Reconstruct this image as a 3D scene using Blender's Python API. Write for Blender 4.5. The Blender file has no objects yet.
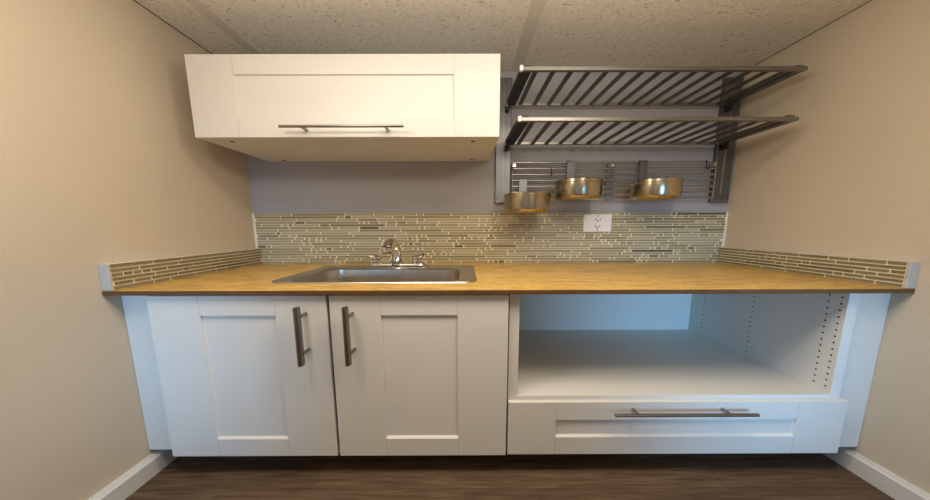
import bpy, bmesh, math, random
from mathutils import Vector, Matrix
random.seed(7)
C = bpy.context.scene.collection
PI = math.pi
# ------------------------------------------------------------------ room measures
XL, XR = -1.532, 1.910          # side walls
YC = -0.977                     # worktop front edge
YD = -0.955                     # door faces of the base units
YB = -0.932                     # front edge of the base carcasses
YF = -0.910                     # filler strips
CEIL = 2.219
TOP = 0.914
ZB = 0.115                      # underside of base units
YW = -0.589                     # wall cabinet door face
REAR = -3.6

# ------------------------------------------------------------------ materials
def new_mat(name):
    m = bpy.data.materials.new(name); m.use_nodes = True
    nt = m.node_tree; b = nt.nodes['Principled BSDF']
    return m, nt, b
def N(nt, t, **kw):
    n = nt.nodes.new(t)
    for k, v in kw.items(): setattr(n, k, v)
    return n
def simple(name, col, rough=.5, metal=0., spec=.5, var=0., scale=8., bump=0., bscale=200.):
    m, nt, b = new_mat(name)
    b.inputs['Roughness'].default_value = rough
    b.inputs['Metallic'].default_value = metal
    b.inputs['Specular IOR Level'].default_value = spec
    tc = N(nt, 'ShaderNodeTexCoord'); nz = N(nt, 'ShaderNodeTexNoise')
    nz.inputs['Scale'].default_value = scale; nz.inputs['Detail'].default_value = 3
    nt.links.new(tc.outputs['Object'], nz.inputs['Vector'])
    r = N(nt, 'ShaderNodeValToRGB')
    r.color_ramp.elements[0].position = .3; r.color_ramp.elements[1].position = .7
    r.color_ramp.elements[0].color = (*[c*(1-var) for c in col], 1)
    r.color_ramp.elements[1].color = (*[min(1, c*(1+var)) for c in col], 1)
    nt.links.new(nz.outputs['Fac'], r.inputs['Fac']); nt.links.new(r.outputs['Color'], b.inputs['Base Color'])
    if bump:
        n2 = N(nt, 'ShaderNodeTexNoise'); n2.inputs['Scale'].default_value = bscale
        bp = N(nt, 'ShaderNodeBump'); bp.inputs['Strength'].default_value = bump; bp.inputs['Distance'].default_value = .002
        nt.links.new(tc.outputs['Object'], n2.inputs['Vector'])
        nt.links.new(n2.outputs['Fac'], bp.inputs['Height']); nt.links.new(bp.outputs['Normal'], b.inputs['Normal'])
    return m
def brushed(name, col, rough, axis, var=.12, strength=1., aniso=.0):
    """metal with fine streaks running along one axis"""
    m, nt, b = new_mat(name)
    b.inputs['Metallic'].default_value = 1
    b.inputs['Anisotropic'].default_value = aniso
    tc = N(nt, 'ShaderNodeTexCoord'); mp = N(nt, 'ShaderNodeMapping'); nz = N(nt, 'ShaderNodeTexNoise')
    s = [120., 120., 120.]; s['xyz'.index(axis)] = 3.
    mp.inputs['Scale'].default_value = s; nz.inputs['Scale'].default_value = 1.; nz.inputs['Detail'].default_value = 2
    nt.links.new(tc.outputs['Object'], mp.inputs['Vector']); nt.links.new(mp.outputs['Vector'], nz.inputs['Vector'])
    r = N(nt, 'ShaderNodeValToRGB')
    r.color_ramp.elements[0].position = .3; r.color_ramp.elements[1].position = .7
    r.color_ramp.elements[0].color = (*[c*(1-var) for c in col], 1)
    r.color_ramp.elements[1].color = (*[min(1, c*(1+var)) for c in col], 1)
    nt.links.new(nz.outputs['Fac'], r.inputs['Fac']); nt.links.new(r.outputs['Color'], b.inputs['Base Color'])
    mr = N(nt, 'ShaderNodeMapRange'); mr.inputs['To Min'].default_value = rough*.8; mr.inputs['To Max'].default_value = rough*1.25
    nt.links.new(nz.outputs['Fac'], mr.inputs['Value']); nt.links.new(mr.outputs['Result'], b.inputs['Roughness'])
    return m

M = {}
M['wall_beige'] = simple('beige_wall_paint', (.585, .50, .395), .75, var=.02, scale=2.5, bump=.25, bscale=160)
M['wall_grey'] = simple('grey_wall_paint', (.38, .375, .405), .8, var=.02, scale=2.5, bump=.25, bscale=160)  # back wall greyer and cooler than the side walls
M['white'] = simple('satin_white_foil', (.715, .705, .685), .38, spec=.45, var=.012, scale=1.5)
M['white_matte'] = simple('white_melamine', (.72, .71, .69), .5, spec=.4, var=.01, scale=2)
M['trim_white'] = simple('white_baseboard_paint', (.68, .67, .66), .35, var=.01)
M['caulk'] = simple('cream_caulk', (.78, .75, .66), .5)
M['edge_grey'] = simple('grey_tile_edging', (.50, .48, .455), .4, var=.03, scale=30)
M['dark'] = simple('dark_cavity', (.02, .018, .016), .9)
M['black'] = simple('black_plastic', (.01, .01, .011), .5)
M['black_metal'] = simple('dark_shelf_steel', (.012, .012, .014), .5)
M['steel'] = brushed('brushed_steel', (.27, .26, .25), .42, 'x')
M['steel_y'] = brushed('brushed_steel_slat', (.16, .155, .15), .42, 'y')
M['steel_z'] = brushed('brushed_steel_upright', (.20, .20, .215), .42, 'z')
M['handle_steel'] = brushed('dark_handle_steel', (.26, .235, .215), .3, 'z')
M['handle_steel_x'] = brushed('dark_handle_steel_long', (.34, .325, .31), .3, 'x')
M['sink_steel'] = simple('sink_steel', (.56, .52, .48), .27, metal=1., var=.04, scale=6)
M['pot_steel'] = simple('warm_pot_steel', (.47, .405, .29), .22, metal=1., var=.02, scale=5)
M['chrome'] = simple('chrome', (.72, .71, .70), .06, metal=1.)
M['plastic'] = simple('white_outlet_plastic', (.85, .85, .86), .3)
M['slot'] = simple('dark_slot', (.03, .03, .03), .8)
M['grout'] = simple('cream_grout', (.86, .80, .58), .75, var=.05, scale=40)
M['glass'] = simple('window_glass', (.8, .85, .9), .05)
M['hole'] = simple('drilled_hole', (.05, .045, .04), .9)
M['joint'] = simple('joint_shadow_grey', (.58, .565, .53), .6)
M['wire'] = brushed('bright_wire_steel', (.45, .42, .40), .35, 'x')
M['chip'] = simple('white_end_cap', (.8, .8, .8), .4)

def wood_counter():
    m, nt, b = new_mat('honey_oak_laminate')
    tc = N(nt, 'ShaderNodeTexCoord'); mp = N(nt, 'ShaderNodeMapping'); mp.inputs['Scale'].default_value = (6, 26, 26)
    n1 = N(nt, 'ShaderNodeTexNoise'); n1.inputs['Scale'].default_value = 1.; n1.inputs['Detail'].default_value = 6; n1.inputs['Roughness'].default_value = .65; n1.inputs['Distortion'].default_value = .6
    nt.links.new(tc.outputs['Object'], mp.inputs['Vector']); nt.links.new(mp.outputs['Vector'], n1.inputs['Vector'])
    r = N(nt, 'ShaderNodeValToRGB'); e = r.color_ramp.elements
    e[0].position = .30; e[0].color = (.42, .235, .055, 1)
    e[1].position = .72; e[1].color = (.86, .60, .20, 1)
    k = e.new(.5); k.color = (.72, .45, .12, 1)
    nt.links.new(n1.outputs['Fac'], r.inputs['Fac'])
    mp2 = N(nt, 'ShaderNodeMapping'); mp2.inputs['Scale'].default_value = (26, 120, 120)
    n2 = N(nt, 'ShaderNodeTexNoise'); n2.inputs['Scale'].default_value = 1.; n2.inputs['Detail'].default_value = 2
    nt.links.new(tc.outputs['Object'], mp2.inputs['Vector']); nt.links.new(mp2.outputs['Vector'], n2.inputs['Vector'])
    r2 = N(nt, 'ShaderNodeValToRGB'); r2.color_ramp.elements[0].position = .36; r2.color_ramp.elements[0].color = (.62, .55, .45, 1)
    r2.color_ramp.elements[1].position = .5; r2.color_ramp.elements[1].color = (1, 1, 1, 1)
    nt.links.new(n2.outputs['Fac'], r2.inputs['Fac'])
    mx = N(nt, 'ShaderNodeMix', data_type='RGBA', blend_type='MULTIPLY'); mx.inputs[0].default_value = .7
    nt.links.new(r.outputs['Color'], mx.inputs[6]); nt.links.new(r2.outputs['Color'], mx.inputs[7])
    nt.links.new(mx.outputs[2], b.inputs['Base Color'])
    b.inputs['Roughness'].default_value = .33
    return m
M['counter'] = wood_counter()
M['counter_edge'] = simple('brown_worktop_edge', (.12, .055, .018), .45, var=.2, scale=25)

def floor_mat():
    m, nt, b = new_mat('brown_grey_plank_floor')
    tc = N(nt, 'ShaderNodeTexCoord'); mp = N(nt, 'ShaderNodeMapping'); mp.inputs['Scale'].default_value = (1, 1, 1)
    br = N(nt, 'ShaderNodeTexBrick'); br.offset = .37
    br.inputs['Scale'].default_value = 1.; br.inputs['Brick Width'].default_value = 1.9; br.inputs['Row Height'].default_value = .17
    br.inputs['Mortar Size'].default_value = .0025; br.inputs['Bias'].default_value = 0.
    br.inputs['Color1'].default_value = (.13, .085, .055, 1); br.inputs['Color2'].default_value = (.17, .115, .075, 1)
    br.inputs['Mortar'].default_value = (.10, .07, .05, 1)
    nt.links.new(tc.outputs['Object'], mp.inputs['Vector']); nt.links.new(mp.outputs['Vector'], br.inputs['Vector'])
    mp2 = N(nt, 'ShaderNodeMapping'); mp2.inputs['Scale'].default_value = (4, 60, 1)
    n = N(nt, 'ShaderNodeTexNoise'); n.inputs['Scale'].default_value = 1.; n.inputs['Detail'].default_value = 5; n.inputs['Distortion'].default_value = .8
    nt.links.new(tc.outputs['Object'], mp2.inputs['Vector']); nt.links.new(mp2.outputs['Vector'], n.inputs['Vector'])
    r = N(nt, 'ShaderNodeValToRGB'); r.color_ramp.elements[0].position = .3; r.color_ramp.elements[0].color = (.5, .48, .46, 1)
    r.color_ramp.elements[1].position = .68; r.color_ramp.elements[1].color = (1.15, 1.15, 1.15, 1)
    nt.links.new(n.outputs['Fac'], r.inputs['Fac'])
    mx = N(nt, 'ShaderNodeMix', data_type='RGBA', blend_type='MULTIPLY'); mx.inputs[0].default_value = 1.
    nt.links.new(br.outputs['Color'], mx.inputs[6]); nt.links.new(r.outputs['Color'], mx.inputs[7])
    nt.links.new(mx.outputs[2], b.inputs['Base Color']); b.inputs['Roughness'].default_value = .7; b.inputs['Specular IOR Level'].default_value = .25
    return m
M['floor'] = floor_mat()

def ceiling_mat():
    m, nt, b = new_mat('speckled_acoustic_tile')
    tc = N(nt, 'ShaderNodeTexCoord'); mp = N(nt, 'ShaderNodeMapping'); mp.inputs['Scale'].default_value = (26, 42, 1)
    v = N(nt, 'ShaderNodeTexNoise'); v.inputs['Scale'].default_value = 1.6; v.inputs['Detail'].default_value = 2.5; v.inputs['Roughness'].default_value = .6
    nt.links.new(tc.outputs['Object'], mp.inputs['Vector']); nt.links.new(mp.outputs['Vector'], v.inputs['Vector'])
    r = N(nt, 'ShaderNodeValToRGB'); e = r.color_ramp.elements
    e[0].position = .30; e[0].color = (.40, .34, .26, 1); e[1].position = .37; e[1].color = (.80, .775, .72, 1)
    nt.links.new(v.outputs['Fac'], r.inputs['Fac'])
    n = N(nt, 'ShaderNodeTexNoise'); n.inputs['Scale'].default_value = 70; n.inputs['Detail'].default_value = 2
    nt.links.new(tc.outputs['Object'], n.inputs['Vector'])
    r2 = N(nt, 'ShaderNodeValToRGB'); r2.color_ramp.elements[0].position = .3; r2.color_ramp.elements[0].color = (.86, .85, .83, 1)
    r2.color_ramp.elements[1].position = .7; r2.color_ramp.elements[1].color = (1.06, 1.06, 1.06, 1)
    nt.links.new(n.outputs['Fac'], r2.inputs['Fac'])
    mx = N(nt, 'ShaderNodeMix', data_type='RGBA', blend_type='MULTIPLY'); mx.inputs[0].default_value = 1.
    nt.links.new(r.outputs['Color'], mx.inputs[6]); nt.links.new(r2.outputs['Color'], mx.inputs[7])
    nt.links.new(mx.outputs[2], b.inputs['Base Color']); b.inputs['Roughness'].default_value = .95
    return m
M['ceiling'] = ceiling_mat()
M['tbar'] = simple('ceiling_grid_paint', (.66, .62, .56), .7, var=.03)

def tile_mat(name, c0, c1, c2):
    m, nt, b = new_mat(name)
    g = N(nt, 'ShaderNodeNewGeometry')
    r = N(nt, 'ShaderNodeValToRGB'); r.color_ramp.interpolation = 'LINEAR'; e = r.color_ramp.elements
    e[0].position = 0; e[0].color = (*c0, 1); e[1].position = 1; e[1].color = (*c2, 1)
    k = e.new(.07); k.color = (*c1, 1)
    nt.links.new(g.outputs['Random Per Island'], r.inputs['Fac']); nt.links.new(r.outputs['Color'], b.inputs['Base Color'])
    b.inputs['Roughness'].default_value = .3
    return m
M['edge_olive'] = simple('olive_top_edge', (.30, .26, .18), .5)
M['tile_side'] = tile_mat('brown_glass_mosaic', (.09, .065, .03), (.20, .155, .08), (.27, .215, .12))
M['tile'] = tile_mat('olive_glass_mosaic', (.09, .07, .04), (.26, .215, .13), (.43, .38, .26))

# ------------------------------------------------------------------ mesh helpers
def box(bm, x0, x1, y0, y1, z0, z1, bev=0., seg=2):
    x0, x1 = sorted((x0, x1)); y0, y1 = sorted((y0, y1)); z0, z1 = sorted((z0, z1))
    r = bmesh.ops.create_cube(bm, size=1.0, matrix=Matrix.Translation(((x0+x1)/2, (y0+y1)/2, (z0+z1)/2)) @ Matrix.Diagonal((x1-x0, y1-y0, z1-z0, 1)))
    if bev:
        vs = set(r['verts']); es = [e for e in bm.edges if e.verts[0] in vs and e.verts[1] in vs]
        bmesh.ops.bevel(bm, geom=es, offset=bev, segments=seg, affect='EDGES', profile=.5)
def rod(bm, p, q, r, r2=None, n=16, sx=1., sy=1.):
    """closed round (or oval) bar from p to q; sx, sy stretch the section"""
    p, q = Vector(p), Vector(q); d = q-p; L = d.length
    rot = Vector((0, 0, 1)).rotation_difference(d).to_matrix().to_4x4()
    bmesh.ops.create_cone(bm, cap_ends=True, segments=n, radius1=r, radius2=r if r2 is None else r2, depth=L,
                          matrix=Matrix.Translation((p+q)/2) @ rot @ Matrix.Diagonal((sx, sy, 1, 1)))
def tube(bm, pts, r, n=12, sy=1.):
    """swept round tube through points; r number or list"""
    pts = [Vector(p) for p in pts]; rings = []
    for i, p in enumerate(pts):
        a = pts[max(0, i-1)]; b = pts[min(len(pts)-1, i+1)]; t = (b-a).normalized()
        u = t.cross(Vector((0, 0, 1)));
        if u.length < 1e-3: u = t.cross(Vector((0, 1, 0)))
        if i and u.dot(pu) < 0: u = -u
        u.normalize(); pu = u; v = t.cross(u).normalized(); rr = r[i] if isinstance(r, (list, tuple)) else r
        rings.append([bm.verts.new(p + u*rr*math.cos(2*PI*k/n) + v*rr*math.sin(2*PI*k/n)) for k in range(n)])
    for a, b in zip(rings, rings[1:]):
        for k in range(n): bm.faces.new((a[k], a[(k+1) % n], b[(k+1) % n], b[k]))
    bm.faces.new(rings[0][::-1]); bm.faces.new(rings[-1])
def lathe(bm, prof, cx, cy, n=48, sx=1., sy=1.):
    rings = []
    for (r, z) in prof:
        if r < 1e-6: rings.append([bm.verts.new((cx, cy, z))])
        else: rings.append([bm.verts.new((cx+r*sx*math.cos(2*PI*k/n), cy+r*sy*math.sin(2*PI*k/n), z)) for k in range(n)])
    for a, b in zip(rings, rings[1:]):
        for k in range(n):
            A = a if len(a) > 1 else None; B = b if len(b) > 1 else None
            if A and B: bm.faces.new((a[k], a[(k+1) % n], b[(k+1) % n], b[k]))
            elif A: bm.faces.new((a[k], a[(k+1) % n], b[0]))
            elif B: bm.faces.new((a[0], b[(k+1) % n], b[k]))
def rrect(x0, x1, y0, y1, r, n=6):
    pts = []
    for (cx, cy, a) in ((x1-r, y1-r, 0), (x0+r, y1-r, 90), (x0+r, y0+r, 180), (x1-r, y0+r, 270)):
        for k in range(n+1):
            t = math.radians(a+90*k/n); pts.append((cx+r*math.cos(t), cy+r*math.sin(t)))
    return pts
def loft(bm, loops, cap0=False, cap1=False):
    rings = [[bm.verts.new(p) for p in L] for L in loops]; n = len(rings[0])
    for a, b in zip(rings, rings[1:]):
        for k in range(n): bm.faces.new((a[k], a[(k+1) % n], b[(k+1) % n], b[k]))
    if cap0: bm.faces.new(rings[0][::-1])
    if cap1: bm.faces.new(rings[-1])
def obj(name, bm, mat, parent=None, smooth=False, origin=None, mats=None):
    bmesh.ops.recalc_face_normals(bm, faces=bm.faces[:])
    me = bpy.data.meshes.new(name); bm.to_mesh(me); bm.free()
    for m in (mats or [mat]): me.materials.append(M[m])
    if smooth:
        for p in me.polygons: p.use_smooth = True
        try: me.set_sharp_from_angle(angle=math.radians(40))
        except Exception: pass
    o = bpy.data.objects.new(name, me); C.objects.link(o)
    if parent:
        o.parent = parent
        w = world_loc(parent)
        me.transform(Matrix.Translation(-w))
    return o
def world_loc(o):
    v = Vector((0, 0, 0))
    while o: v += o.location; o = o.parent
    return v
def struct(name, bm, mat, **k):
    o = obj(name, bm, mat, **k); o['kind'] = 'structure'; return o
def thing(name, label, cat, loc, group=None):
    o = bpy.data.objects.new(name, None); C.objects.link(o); o.location = loc; o.empty_display_size = .05
    o['label'] = label; o['category'] = cat
    if group: o['group'] = group
    return o
def tag(o, label, cat, group=None):
    o['label'] = label; o['category'] = cat
    if group: o['group'] = group
B = bmesh.new

# ------------------------------------------------------------------ the setting
bm = B(); box(bm, XL-.15, XR+.15, REAR-.15, .15, -.06, 0); struct('floor', bm, 'floor')
bm = B(); box(bm, XL-.15, XR+.15, 0, .15, 0, CEIL+.15); struct('wall_back', bm, 'wall_grey')
bm = B(); box(bm, XL-.15, XL, REAR, 0, 0, CEIL+.15); struct('wall_left', bm, 'wall_beige')
bm = B(); box(bm, XR, XR+.15, REAR, 0, 0, CEIL+.15); struct('wall_right', bm, 'wall_beige')
bm = B()                                    # wall behind the viewer, with two window openings
wins = [(-1.35, -.45), (.85, 1.75)]; wz = (.45, 1.55)
xs = [XL, wins[0][0], wins[0][1], wins[1][0], wins[1][1], XR]
for i in (0, 2, 4): box(bm, xs[i], xs[i+1], REAR-.15, REAR, 0, CEIL+.15)
for (a, b_) in wins:
    box(bm, a, b_, REAR-.15, REAR, 0, wz[0]); box(bm, a, b_, REAR-.15, REAR, wz[1], CEIL+.15)
struct('wall_front', bm, 'wall_beige')
for i, (a, b_) in enumerate(wins):
    bm = B(); t = .04
    box(bm, a, a+t, REAR-.1, REAR-.04, *wz); box(bm, b_-t, b_, REAR-.1, REAR-.04, *wz)
    box(bm, a+t, b_-t, REAR-.1, REAR-.04, wz[0], wz[0]+t); box(bm, a+t, b_-t, REAR-.1, REAR-.04, wz[1]-t, wz[1])
    box(bm, (a+b_)/2-.015, (a+b_)/2+.015, REAR-.1, REAR-.04, wz[0]+t, wz[1]-t)
    struct('window_%d' % (i+1), bm, 'trim_white')
# suspended ceiling: tiles stop a few millimetres short of the walls, the slab above is coloured dark for the void's shade
G = .009
bm = B(); box(bm, XL+G, XR-G, REAR+G, -G, CEIL, CEIL+.02)
struct('ceiling', bm, 'ceiling')
for i, x in enumerate((XL, XR-G)):      # dark strips paint the shade of the gap between tiles and side wall
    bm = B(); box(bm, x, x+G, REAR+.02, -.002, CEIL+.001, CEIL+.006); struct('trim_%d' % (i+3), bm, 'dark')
bm = B(); box(bm, XL, XR, REAR, 0, CEIL+.10, CEIL+.15); struct('ceiling_void', bm, 'dark')
for i, x in enumerate((-1.254, .350)):
    bm = B(); box(bm, x-.033, x+.033, REAR+.02, -.012, CEIL-.003, CEIL+.004, .001, 1); struct('trim_%d' % (i+1), bm, 'tbar')
# skirting boards, stopping in the dark under the units
for side, x0, x1, s in (('left', XL, XL+.038, 1), ('right', XR-.038, XR, -1)):
    bm = B()
    xo, xi = (x0, x1) if s > 0 else (x1, x0)
    prof = [(xo, 0), (xi, 0), (xi, .078), (xi-s*.008, .084), (xo, .088)]
    a = [bm.verts.new((x, REAR+.002, z)) for x, z in prof]; b_ = [bm.verts.new((x, -.002, z)) for x, z in prof]
    for k in range(5): bm.faces.new((a[k], a[(k+1) % 5], b_[(k+1) % 5], b_[k]))
    bm.faces.new(a[::-1]); bm.faces.new(b_)
    struct('baseboard_'+side, bm, 'trim_white')
bm = B(); box(bm, XL+.04, XR-.04, -.015, -.001, 0, .085); struct('baseboard_back', bm, 'trim_white')

# ------------------------------------------------------------------ handles
def bar_handle(parent, kind, p, q, posts, ydoor, ybar, rx, rz, mat):
    """T-bar handle: long bar p-q (x,z), posts at given (x,z)"""
    bm = B(); P = Vector((p[0], ybar, p[1])); Q = Vector((q[0], ybar, q[1]))
    if kind == 'v': rod(bm, P, Q, 1, n=24, sx=rx, sy=rz)
    else:
        # horizontal oval bar
        L = [[], []]; n = 20
        for k, x in enumerate((P.x, Q.x)):
            for j in range(n):
                t = 2*PI*j/n; L[k].append((x, ybar+rx*math.cos(t), P.z+rz*math.sin(t)))
        loft(bm, L, True, True)
    h = obj('handle', bm, mat, parent, smooth=True)
    for (x, z) in posts:
        bm = B()
        rod(bm, (x, ydoor, z), (x, ybar, z), .0075, n=14)
        obj('post', bm, mat, h, smooth=True)
    return h

def shaker(name, parent, x0, x1, z0, z1, yf, th, sw, rw, label=None, rec=.011):
    """shaker front: stiles, rails and a recessed panel as one pressed front"""
    bm = B(); yb = yf+th
    cs, ct, cb = .0018, .003, .009          # narrow moulded edge, wider along the bottom rail
    def ring(x0, x1, z0, z1, y): return [(x0, y, z0), (x1, y, z0), (x1, y, z1), (x0, y, z1)]
    e = .003
    loft(bm, [ring(x0, x1, z0, z1, yb), ring(x0, x1, z0, z1, yf+e), ring(x0+e*.6, x1-e*.6, z0+e*.6, z1-e*.6, yf),
              ring(x0+sw, x1-sw, z0+rw, z1-rw, yf), ring(x0+sw+cs, x1-sw-cs, z0+rw+cb, z1-rw-ct, yf+rec)], True, True)
    old = set(bm.faces)
    # fine joints between stiles and rails
    for x in (x0+sw, x1-sw):
        for (a, b_) in ((z0+.002, z0+rw), (z1-rw, z1-.002)):
            box(bm, x-.0015, x+.0015, yf-.0004, yf+.001, a, b_)
    for f in bm.faces:
        if f not in old: f.material_index = 1
    o = obj(name, bm, 'white', parent, mats=['white', 'joint'])
    if label: o['label'] = label
    return o

# ------------------------------------------------------------------ sink base unit
PT = .044
X1, X2, X3 = -1.374, -.594, .191
sb = thing('base_cabinet', 'white two-door sink base cabinet with shaker doors, left half under the worktop', 'cabinet', ((X1+X3)/2, -.5, 0))
bm = B(); box(bm, X1, X1+PT, YB, -.02, ZB, .893); obj('side_panel', bm, 'white_matte', sb)
bm = B(); box(bm, X3-PT, X3, YB, -.02, ZB, .893); obj('side_panel', bm, 'white_matte', sb)
bm = B(); box(bm, X1+PT, X3-PT, YB, -.02, ZB, ZB+.018); obj('bottom_panel', bm, 'white_matte', sb)
bm = B(); box(bm, X1+PT, X3-PT, -.035, -.02, ZB+.018, .889); obj('back_panel', bm, 'white_matte', sb)
bm = B(); box(bm, XL+.001, X1-.001, YF, YF+.02, ZB, .893, .0015, 1); o = obj('filler_panel', bm, 'white', sb); o['label'] = 'plain white filler strip between door and left wall'
SW, RW = .222, .089
dl = shaker('door', sb, X1, X2-.006, ZB, .888, YD, .021, SW, RW)
bar_handle(dl, 'v', (-.698, .849), (-.698, .597), [(-.690, .808), (-.690, .645)], YD, YD-.055, .0205, .012, 'handle_steel')
dr = shaker('door', sb, X2+.006, X3, ZB, .888, YD, .021, SW, RW)
bar_handle(dr, 'v', (-.4965, .849), (-.4965, .599), [(-.488, .808), (-.488, .645)], YD, YD-.055, .0205, .012, 'handle_steel')
for x in (X1+.14, X3-.14):
    for y in (-.70, -.16):
        bm = B(); lathe(bm, [(0, 0), (.034, 0), (.034, .008), (.020, .016), (.020, .100), (.030, ZB), (0, ZB)], x, y, 20); obj('leg', bm, 'black', sb, smooth=True)

# ------------------------------------------------------------------ open appliance unit with one drawer
OX0, OX1 = .199, 1.742
DX1 = 1.756
oc = thing('open_cabinet', 'white open-fronted base cabinet with a wide bottom drawer, right half under the worktop', 'cabinet', ((OX0+OX1)/2, -.5, 0))
bm = B(); box(bm, OX0, OX0+PT, YB, -.02, ZB, .893, .001, 1); obj('side_panel', bm, 'white_matte', oc)
XI = 1.695
bm = B(); box(bm, XI, OX1, YB, -.02, ZB, .893, .001, 1); old = set(bm.faces)
for y in (-.157, -.507, -.861, -.908):
    z = .435
    while z < .875:
        rod(bm, (XI+.003, y, z), (XI-.0008, y, z), .0042, n=10); z += .0305
for f in bm.faces:
    if f not in old: f.material_index = 1
sp = obj('side_panel', bm, 'white_matte', oc, mats=['white_matte', 'hole'])
sp['label'] = 'inner right side panel drilled with rows of shelf peg holes'
bm = B(); box(bm, OX0+PT, XI, -.035, -.02, ZB, .893); obj('back_panel', bm, 'white_matte', oc)
bm = B(); box(bm, OX0+PT, XI, YB, -.035, .384, .405, .001, 1); obj('shelf', bm, 'white_matte', oc)
bm = B(); box(bm, OX0+PT, XI, YB, -.035, ZB, ZB+.018); obj('bottom_panel', bm, 'white_matte', oc)
bm = B(); box(bm, OX1+.001, XR-.001, YF, YF+.02, ZB, .893, .0015, 1); o = obj('filler_panel', bm, 'white', oc); o['label'] = 'plain white filler strip between cabinet and right wall'
dw = shaker('drawer', oc, OX0, DX1, ZB+.004, .386, YD, .021, SW, RW)
bm = B(); 
box(bm, OX0+PT+.02, OX0+PT+.035, YB, -.12, ZB+.035, .33); box(bm, XI-.035, XI-.02, YB, -.12, ZB+.035, .33)
box(bm, OX0+PT+.035, XI-.035, YB, -.12, ZB+.035, ZB+.045); box(bm, OX0+PT+.035, XI-.035, -.135, -.12, ZB+.045, .33)
obj('drawer_box', bm, 'white_matte', dw)
bar_handle(dw, 'h', (.666, .350), (1.302, .350), [(.771, .350), (1.180, .350)], YD, YD-.047, .008, .0075, 'handle_steel_x')
for x in (OX0+.14, OX1-.14):
    for y in (-.70, -.16):
        bm = B(); lathe(bm, [(0, 0), (.034, 0), (.034, .008), (.020, .016), (.020, .100), (.030, ZB), (0, ZB)], x, y, 20); obj('leg', bm, 'black', oc, smooth=True)

# ------------------------------------------------------------------ worktop with the sink cut-out
SX0, SX1, SY0, SY1 = -.955, .062, -.815, -.155     # sink outer rim
wt = thing('worktop', 'long honey-coloured wood-grain worktop running from wall to wall', 'worktop', (0, -.5, .896))
bm = B()
zt, zb = TOP, .8960
hx0, hx1, hy0, hy1 = SX0+.03, SX1-.03, SY0+.02, SY1-.03
loops = []
def rect_as_ring(x0, x1, y0, y1, ring):
    """outer rectangle with the ring's vertex count: every rounded corner's points meet in one true corner"""
    cs = ((x1, y1), (x0, y1), (x0, y0), (x1, y0)); n = len(ring)//4
    return [cs[i//n] for i in range(len(ring))]
ring = rrect(hx0, hx1, hy0, hy1, .04)
outer = rect_as_ring(XL+.001, XR-.001, YC+.003, -.001, ring)
o1 = [(x, y, zt) for x, y in outer]; i1 = [(x, y, zt) for x, y in ring]; i0 = [(x, y, zb) for x, y in ring]; o0 = [(x, y, zb) for x, y in outer]
loft(bm, [o0, i0, i1, o1, o0])
bmesh.ops.remove_doubles(bm, verts=bm.verts[:], dist=1e-5)
bmesh.ops.dissolve_degenerate(bm, edges=bm.edges[:], dist=1e-6)
obj('worktop_slab', bm, 'counter', wt)
bm = B(); box(bm, XL+.001, XR-.001, YC, YC+.003, .8945, .9135, .0015, 2)
o = obj('edge_band', bm, 'counter_edge', wt); o['label'] = 'darker brown front edge'

# ------------------------------------------------------------------ drop-in sink
sk = thing('sink', 'rectangular stainless steel drop-in sink set in the worktop below the faucet', 'sink', ((SX0+SX1)/2, (SY0+SY1)/2, TOP))
bx0, bx1, by0, by1 = -.875, -.028, -.790, -.315
def R3(x0, x1, y0, y1, r, z): return [(x, y, z) for x, y in rrect(x0, x1, y0, y1, r, 8)]
bm = B()
z0 = TOP+.001
loft(bm, [R3(SX0, SX1, SY0, SY1, .08, z0), R3(SX0+.003, SX1-.003, SY0+.003, SY1-.003, .078, z0+.004),
          R3(SX0+.016, SX1-.016, SY0+.012, SY1-.012, .07, z0+.0045),
          R3(bx0-.012, bx1+.012, by0-.008, by1+.012, .11, z0+.0025),
          R3(bx0, bx1, by0, by1, .10, z0-.006)])
obj('rim', bm, 'sink_steel', sk, smooth=True)
bm = B()
loft(bm, [R3(bx0, bx1, by0, by1, .10, z0-.006), R3(bx0+.012, bx1-.012, by0+.010, by1-.010, .09, z0-.12),
          R3(bx0+.02, bx1-.02, by0+.016, by1-.016, .08, z0-.165), R3(bx0+.05, bx1-.05, by0+.04, by1-.04, .045, z0-.185),
          R3(-.50, -.40, -.60, -.50, .049, z0-.190)], False, True)
obj('basin', bm, 'sink_steel', sk, smooth=True)
bm = B(); lathe(bm, [(0, z0-.186), (.03, z0-.186), (.034, z0-.182), (.048, z0-.181), (.050, z0-.1885), (0, z0-.189)], -.45, -.55, 28); obj('drain', bm, 'chrome', sk, smooth=True)

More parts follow.
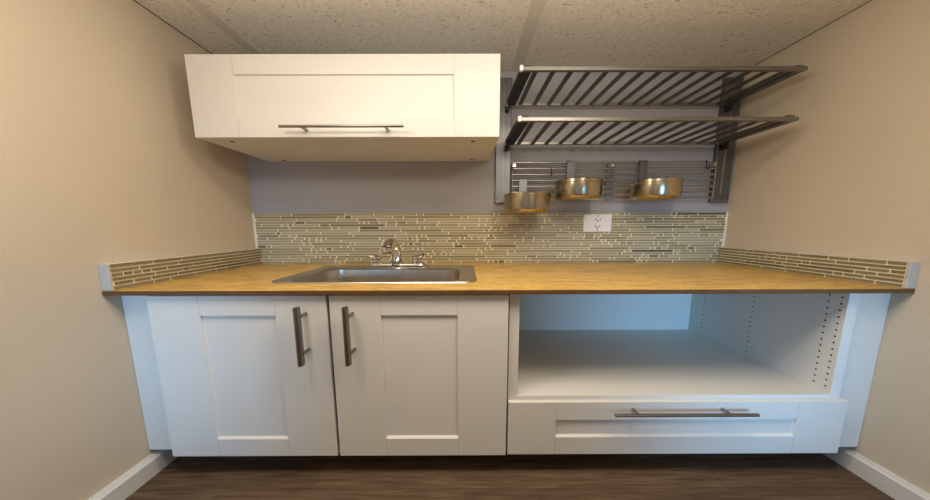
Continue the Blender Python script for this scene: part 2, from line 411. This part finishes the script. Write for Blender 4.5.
# ------------------------------------------------------------------ faucet
FZ = z0+.006; fy = -.235; fcx = -.447
fc = thing('faucet', 'chrome two-handle kitchen faucet standing on the back ledge of the sink', 'faucet', (fcx, fy, FZ))
bm = B()
def oval(w, d, z): 
    r = min(w, d)*.999
    return [(x, y, z) for x, y in rrect(fcx-w, fcx+w, fy-d, fy+d, r*.98, 8)]
loft(bm, [oval(.208, .050, FZ-.0025), oval(.208, .050, FZ+.006), oval(.200, .045, FZ+.0105), oval(.192, .040, FZ+.012), oval(.188, .037, FZ+.019), oval(.176, .030, FZ+.021)], True, True)
obj('base_plate', bm, 'chrome', fc, smooth=True)
zb_ = FZ+.020
bm = B()
sx = fcx-.002
lathe(bm, [(0, zb_), (.046, zb_), (.046, zb_+.010), (.037, zb_+.020), (.031, zb_+.045), (0, zb_+.045)], sx, fy, 28)
tube(bm, [(sx, fy, zb_+.03), (sx, fy, zb_+.085), (sx-.001, fy-.006, zb_+.112), (sx-.004, fy-.026, zb_+.132), (sx-.010, fy-.055, zb_+.141),
          (sx-.018, fy-.088, zb_+.138), (sx-.025, fy-.114, zb_+.124), (sx-.029, fy-.126, zb_+.106)],
     [.032, .029, .028, .028, .029, .030, .031, .031], 18)
sp_ = obj('spout', bm, 'chrome', fc, smooth=True)
bm = B(); tube(bm, [(sx-.029, fy-.1255, zb_+.107), (sx-.031, fy-.130, zb_+.092), (sx-.031, fy-.131, zb_+.074)], [.033, .033, .027], 18); obj('aerator', bm, 'chrome', sp_, smooth=True)
for hx, s in ((fcx-.135, -1), (fcx+.135, 1)):
    bm = B(); lathe(bm, [(0, zb_), (.040, zb_), (.038, zb_+.008), (.026, zb_+.014), (.024, zb_+.024), (.035, zb_+.032), (.033, zb_+.046), (.018, zb_+.055), (0, zb_+.057)], hx, fy, 24)
    kh = obj('handle', bm, 'chrome', fc, smooth=True)
    bm = B(); tube(bm, [(hx, fy, zb_+.047), (hx+s*.022, fy-.018, zb_+.052), (hx+s*.044, fy-.036, zb_+.060)], [.013, .012, .010], 12); obj('lever', bm, 'chrome', kh, smooth=True)

# ------------------------------------------------------------------ mosaic tile backsplashes
RH = .01913
def mosaic_back(x0, x1, z0, rows, yf):
    bm = B(); g = .0026
    for r in range(rows):
        za = z0+r*RH; x = x0 - random.uniform(0, .3)
        while x < x1:
            w = random.choice((.035, .05, .075, .15, .2, .3, .4))*random.uniform(.95, 1.05)
            a, b_ = max(x, x0), min(x+w, x1)
            x += w
            if b_-a < .02: continue
            box(bm, a+g*1.6, b_-g*1.6, yf, yf+.006, za+g*.7, za+RH-g*.7)
    return bm
BY = -.012
bs = thing('backsplash', 'tall olive glass mosaic backsplash along the back wall above the worktop', 'backsplash', (0, -.006, TOP))
bm = B(); box(bm, XL+.001, XR-.001, -.0095, -.0005, TOP+.001, 1.2795); obj('grout_bed', bm, 'grout', bs)
bm = mosaic_back(XL+.014, XR-.014, TOP+.0015, 19, BY); obj('glass_tiles', bm, 'tile', bs)
for x in (XL+.001, XR-.013):
    bm = B(); box(bm, x, x+.012, -.0135, -.0095, TOP+.113, 1.2815, .0015, 1); o = obj('edge_trim', bm, 'caulk', bs); o['label'] = 'pale caulk line at the corner'
bm = B(); box(bm, XL+.013, XR-.013, -.0115, -.0005, 1.2795, 1.2815); obj('top_edge', bm, 'edge_olive', bs)
ST = .040
for side, xw, s in (('left', XL, 1), ('right', XR, -1)):
    t = thing('side_splash', 'low brown glass mosaic upstand along the %s side wall with a grey end cap' % side, 'backsplash', (xw+s*ST/2, -.5, TOP))
    bm = B(); xa, xb = xw+s*.001, xw+s*(ST-.004)
    y0s, y1s = YC+.014, -.0145
    box(bm, xa, xb, y0s, y1s, TOP+.001, 1.0255); o = obj('grout_bed', bm, 'grout', t)
    bm = B(); g = .0031; rows = 6
    for r in range(rows):
        za = TOP+.0015+r*.01858; y = y0s-random.uniform(0, .15)
        while y < y1s:
            w = random.choice((.04, .08, .14, .2, .24))*random.uniform(.95, 1.05); a, b_ = max(y, y0s), min(y+w, y1s); y += w
            if b_-a < .012: continue
            box(bm, xb-s*.002, xw+s*ST, a+g*1.2, b_-g*1.2, za+g, za+.01858-g)
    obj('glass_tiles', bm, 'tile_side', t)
    bm = B(); box(bm, xa, xw+s*(ST+.001), y0s-.012, y0s-.0005, TOP+.001, 1.0265, .002, 2); o = obj('end_cap', bm, 'edge_grey', t); o['label'] = 'smooth light grey end cap'
    bm = B(); box(bm, xa, xw+s*(ST+.0005), y0s, y1s, 1.0258, 1.0272); obj('top_edge', bm, 'caulk', t)

# ------------------------------------------------------------------ wall outlet
ol = thing('wall_outlet', 'white duplex wall outlet on the mosaic backsplash', 'outlet', (.9625, BY, 1.204))
ox, oz = .9625, 1.204
bm = B(); box(bm, ox-.102, ox+.102, BY-.009, BY-.0005, oz-.0635, oz+.0635, .004, 2); obj('cover_plate', bm, 'plastic', ol)
for dz in (.024, -.024):
    bm = B()
    loft(bm, [[(ox+.038*math.cos(2*PI*k/28)*1., y, oz+dz+max(-.0165, min(.0165, .020*math.sin(2*PI*k/28)))) for k in range(28)] for y in (BY-.008, BY-.0115)], True, True)
    rc = obj('receptacle', bm, 'plastic', ol)
    bm = B()
    box(bm, ox-.019, ox-.013, BY-.0125, BY-.011, oz+dz-.004, oz+dz+.010); box(bm, ox+.013, ox+.019, BY-.0125, BY-.011, oz+dz-.003, oz+dz+.008)
    rod(bm, (ox, BY-.011, oz+dz-.009), (ox, BY-.0125, oz+dz-.009), .0055, n=12)
    obj('slots', bm, 'slot', rc)
for dz in (.0525, -.0525):
    bm = B(); rod(bm, (ox, BY-.008, oz+dz), (ox, BY-.0105, oz+dz), .0045, n=14); box(bm, ox-.0045, ox+.0045, BY-.0112, BY-.0104, oz+dz-.0007, oz+dz+.0007); obj('screw', bm, 'handle_steel', ol)

# ------------------------------------------------------------------ wall cabinet
WX0, WX1, WZ0, WZ1 = -1.379, .181, 1.634, 2.0235
wc = thing('wall_cabinet', 'cream-white wide wall cabinet with one lift-up shaker door hung under the ceiling', 'cabinet', ((WX0+WX1)/2, 0, WZ0))
bm = B(); box(bm, WX0+.001, WX1-.001, YW+.0225, -.001, WZ0+.003, WZ1-.002, .0015, 1); old = set(bm.faces)
for (x, y) in ((-1.253, -.505), (-1.248, -.045), (.048, -.499), (.053, -.058)):
    rod(bm, (x, y, WZ0+.004), (x, y, WZ0+.0018), .012, n=16)
for f in bm.faces:
    if f not in old: f.material_index = 1
cb = obj('body', bm, 'white_matte', wc, mats=['white_matte', 'hole'])
wd = shaker('door', wc, WX0, WX1, WZ0, WZ1, YW, .021, .230, .092)
bar_handle(wd, 'h', (-.910, .0+1.669), (-.297, 1.669), [(-.803, 1.669), (-.389, 1.669)], YW, YW-.060, .0075, .0065, 'handle_steel_x')

# ------------------------------------------------------------------ steel shelf unit: two uprights carrying two slatted shelves
su = thing('shelf_unit', 'stainless steel wall shelf unit, two uprights carrying two slatted shelves', 'shelf', (1.03, 0, 1.345))
for (xa, xb) in ((.219, .324), (1.757, 1.880)):
    bm = B()
    box(bm, xa, xb, -.030, -.001, 1.346, 2.168, .004, 2)
    up = obj('upright', bm, 'steel_z', su)
    bm = B(); box(bm, xa+.004, xb-.004, -.0315, -.0295, 1.348, 1.364); box(bm, (xa+xb)/2-.006, (xa+xb)/2+.006, -.0318, -.0295, 1.40, 2.12, .001, 1)
    obj('upright_face', bm, 'steel', up)
def shelf(zb, xa, xb, yf, yb, nsl, lab, wside):
    e = bpy.data.objects.new('shelf', None); C.objects.link(e); e.parent = su; e.location = Vector((xa, yb, zb))-su.location
    e['label'] = lab
    bm = B(); box(bm, xa+.02, xb, yf, yf+.022, zb, zb+.020, .002, 1); obj('front_rail', bm, 'steel', e)
    bm = B(); box(bm, xa, xb, yb-.016, yb, zb, zb+.020, .002, 1); obj('back_rail', bm, 'steel', e)
    # side plates
    for s in (0, 1):
        bm = B()
        if s == 0: q = [(xa, yb-.016), (xa+wside, yb-.016), (xa+wside+.01, yf+.022), (xa+.012, yf+.022)]
        else: q = [(xb-.045, yb-.016), (xb-.004, yb-.016), (xb-.004, yf+.022), (xb-.045, yf+.022)]
        loft(bm, [[(x, y, zb+.001) for x, y in q], [(x, y, zb+.034) for x, y in q]], True, True)
        obj('side_plate', bm, 'black_metal' if s == 0 else 'steel_y', e)  # left plate coloured black for the dark reflection it shows
    bm = B(); box(bm, xa+.004, xa+.022, yf-.002, yf+.018, zb-.001, zb+.026, .002, 1); obj('end_cap', bm, 'chip', e)
    bm = B(); box(bm, xa-.006, xa+.004, yb-.03, yb-.012, zb-.004, zb+.014, .002, 1)
    obj('end_cap', bm, 'chip', e)
    x0, x1 = xa+wside+.035, xb-.085
    for i in range(nsl):
        x = x0+(x1-x0)*i/(nsl-1)
        bm = B(); box(bm, x-.0125, x+.0125, yf+.020, yb-.014, zb+.004, zb+.016, .002, 1); obj('slat', bm, 'steel_y', e)
    # brackets to the uprights
    for x in (xa-.004, 1.775):
        bm = B(); box(bm, x, x+.022, -.075, -.0305, zb-.028, zb+.028, .002, 1); obj('bracket', bm, 'black_metal', e)
shelf(1.974, .284, 1.775, -.530, -.060, 15, 'upper slatted steel shelf just under the ceiling', .056)
shelf(1.728, .280, 1.765, -.535, -.060, 15, 'lower slatted steel shelf above the pan grid', .056)

# ------------------------------------------------------------------ hanging grid between the uprights
gr = thing('rail_grid', 'low steel wire grid hung on the wall between the shelf uprights', 'rail', (1.04, -.03, 1.38))
GY = -.048
zs = [1.617-.0397*i for i in range(7)]
for z in zs:
    bm = B(); tube(bm, [(.336, GY, z), (1.750, GY, z)], .0070, 10); obj('bar', bm, 'wire', gr, smooth=True)
for x in (.336, 1.750):
    bm = B(); tube(bm, [(x, GY, 1.624), (x, GY, 1.372)], .0065, 10); obj('end_bar', bm, 'steel_z', gr, smooth=True)
bm = B(); box(bm, .998, 1.050, GY+.006, GY+.010, 1.385, 1.626, .001, 1); box(bm, 1.010, 1.038, GY+.010, -.001, 1.60, 1.622); o = obj('centre_strap', bm, 'steel_z', gr)
bm = B(); rod(bm, (1.026, GY+.006, 1.598), (1.026, GY-.010, 1.598), .011, n=16); obj('screw', bm, 'chrome', gr)
for x in (.342, 1.735):
    bm = B(); rod(bm, (x, -.001, 1.600), (x, GY+.003, 1.600), .009, n=14); rod(bm, (x, GY, 1.600), (x, GY-.010, 1.600), .014, n=16); obj('standoff', bm, 'chrome', gr, smooth=True)

# small empty hooks over the grid
def hook(x, ztop, lab):
    zc = ztop
    bm = B(); r = .0085
    pts = [(x, GY+r*math.cos(t), zc+r*math.sin(t)) for t in [math.radians(a) for a in range(-20, 181, 25)]]
    pts = pts + [(x, GY-r, zc-.02), (x, GY-r-.002, zc-.038), (x, GY-r-.012, zc-.050), (x, GY-r-.024, zc-.046), (x, GY-r-.028, zc-.034)]
    tube(bm, pts, .0032, 8)
    o = obj('wire_hook', bm, 'black_metal', None, smooth=True); tag(o, lab, 'hook')
hook(.602, zs[1]+.001, 'small empty wire hook on the grid between the low left pan and the middle pan')
hook(1.675, zs[0]+.001, 'small empty wire hook at the right end of the grid')

# ------------------------------------------------------------------ three round pans hung by flat straps
def pan(cx, ztop, zstrap, lab):
    r, h = .145, .124; cy = GY-.018-r
    t = thing('hanging_pan', lab, 'pan', (cx, cy, ztop-h), 'brassy steel pans on the grid')
    zb = ztop-h; w = .003
    bm = B()
    lathe(bm, [(0, zb), (r-.028, zb), (r-.014, zb+.004), (r-.005, zb+.013), (r, zb+.028), (r, ztop-.022), (r+.003, ztop-.019), (r+.003, ztop-.002), (r+.001, ztop),
               (r-.003, ztop-.001), (r-.004, zb+.03), (r-.016, zb+.010), (0, zb+.007)], cx, cy, 64)
    obj('bowl', bm, 'pot_steel', t, smooth=True)
    bm = B()
    yb = cy+r+.0045
    # flat strap rising behind the bowl and hooked over a grid bar
    L = [(yb, ztop-.05), (yb, zstrap-.004), (yb+.002, zstrap+.008), (GY+.000, zstrap+.0125), (GY+.009, zstrap+.006), (GY+.010, zstrap-.014)]
    hw = .027; th = .003; loops = []
    for i, (y, z) in enumerate(L):
        a = L[max(0, i-1)]; b_ = L[min(len(L)-1, i+1)]; d = Vector((b_[0]-a[0], b_[1]-a[1])).normalized(); n = Vector((-d.y, d.x))*th/2
        loops.append([(cx-hw, y+n.x, z+n.y), (cx+hw, y+n.x, z+n.y), (cx+hw, y-n.x, z-n.y), (cx-hw, y-n.x, z-n.y)])
    loft(bm, loops, True, True)
    obj('strap', bm, 'steel_z', t)
pan(.408, 1.387, zs[3], 'brassy steel pan hanging lowest, at the left end of the grid')
pan(.738, 1.470, zs[0], 'brassy steel pan hanging in the middle of the three')
pan(1.238, 1.468, zs[0], 'brassy steel pan hanging rightmost, near the right upright')

# ------------------------------------------------------------------ lights
def area(name, loc, target, sx, sy, power, col, spread=180):
    l = bpy.data.lights.new(name, 'AREA'); l.shape = 'RECTANGLE'; l.size = sx; l.size_y = sy; l.energy = power; l.color = col; l.spread = math.radians(spread)
    o = bpy.data.objects.new(name, l); C.objects.link(o); o.location = loc
    o.rotation_euler = (Vector(target)-Vector(loc)).to_track_quat('-Z', 'Y').to_euler(); return o
WARM = (1., .885, .72); BLUE = (.25, .60, 1.)
area('ceiling_lamp', (.1, -1.50, CEIL-.02), (.1, -1.50, 0), 1.5, .35, 18, WARM)
def point_light(name, loc, r, power, col):
    l = bpy.data.lights.new(name, 'POINT'); l.energy = power; l.color = col; l.shadow_soft_size = r
    o = bpy.data.objects.new(name, l); C.objects.link(o); o.location = loc
point_light('hanging_globe_lamp', (-.80, -1.60, 1.86), .09, 15.5, WARM)  # added point fills that brighten walls, ceiling and wall cabinet
point_light('hanging_globe_lamp', (.70, -1.60, 1.86), .09, 18.5, WARM)
area('pendant_uplight', (.15, -1.45, 1.80), (.15, -1.30, 2.3), 1.6, .2, 4.8, WARM)  # added upward fill to brighten the ceiling, no pendant hangs here
area('window_light_left', (-1.15, REAR+.05, .85), (-1.55, 0, .55), .4, .8, 2.1, BLUE, 38)  # added narrow daylight beams, aimed apart so the middle door stays dim
area('window_light_right', (1.2, REAR+.05, .85), (1.5, 0, .50), .5, .8, 3.4, BLUE, 38)
w = bpy.data.worlds.new('sky'); bpy.context.scene.world = w; w.use_nodes = True
w.node_tree.nodes['Background'].inputs['Color'].default_value = (.5, .7, 1., 1); w.node_tree.nodes['Background'].inputs['Strength'].default_value = .6

# ------------------------------------------------------------------ camera
cam = bpy.data.cameras.new('camera'); co = bpy.data.objects.new('camera', cam); C.objects.link(co)
F = 300.
cam.sensor_width = 36; cam.lens = 36*F/930; cam.shift_y = (274.24-250)/930; cam.clip_start = .01
R = Vector((0.99999449, -0.00186819, -0.00274406)); U = Vector((0.00299974, 0.15448783, 0.98799014)); Fw = Vector((0.00142183, 0.98799293, -0.15449258))
mt = Matrix((R, U, -Fw)).transposed().to_4x4(); mt.translation = Vector((0, -2.2183, 1.1763)); co.matrix_world = mt
sc = bpy.context.scene; sc.camera = co
sc.view_settings.view_transform = 'Standard'; sc.view_settings.look = 'None'; sc.view_settings.gamma = 1; sc.view_settings.use_curve_mapping = False
sc.view_settings.exposure = -0.06
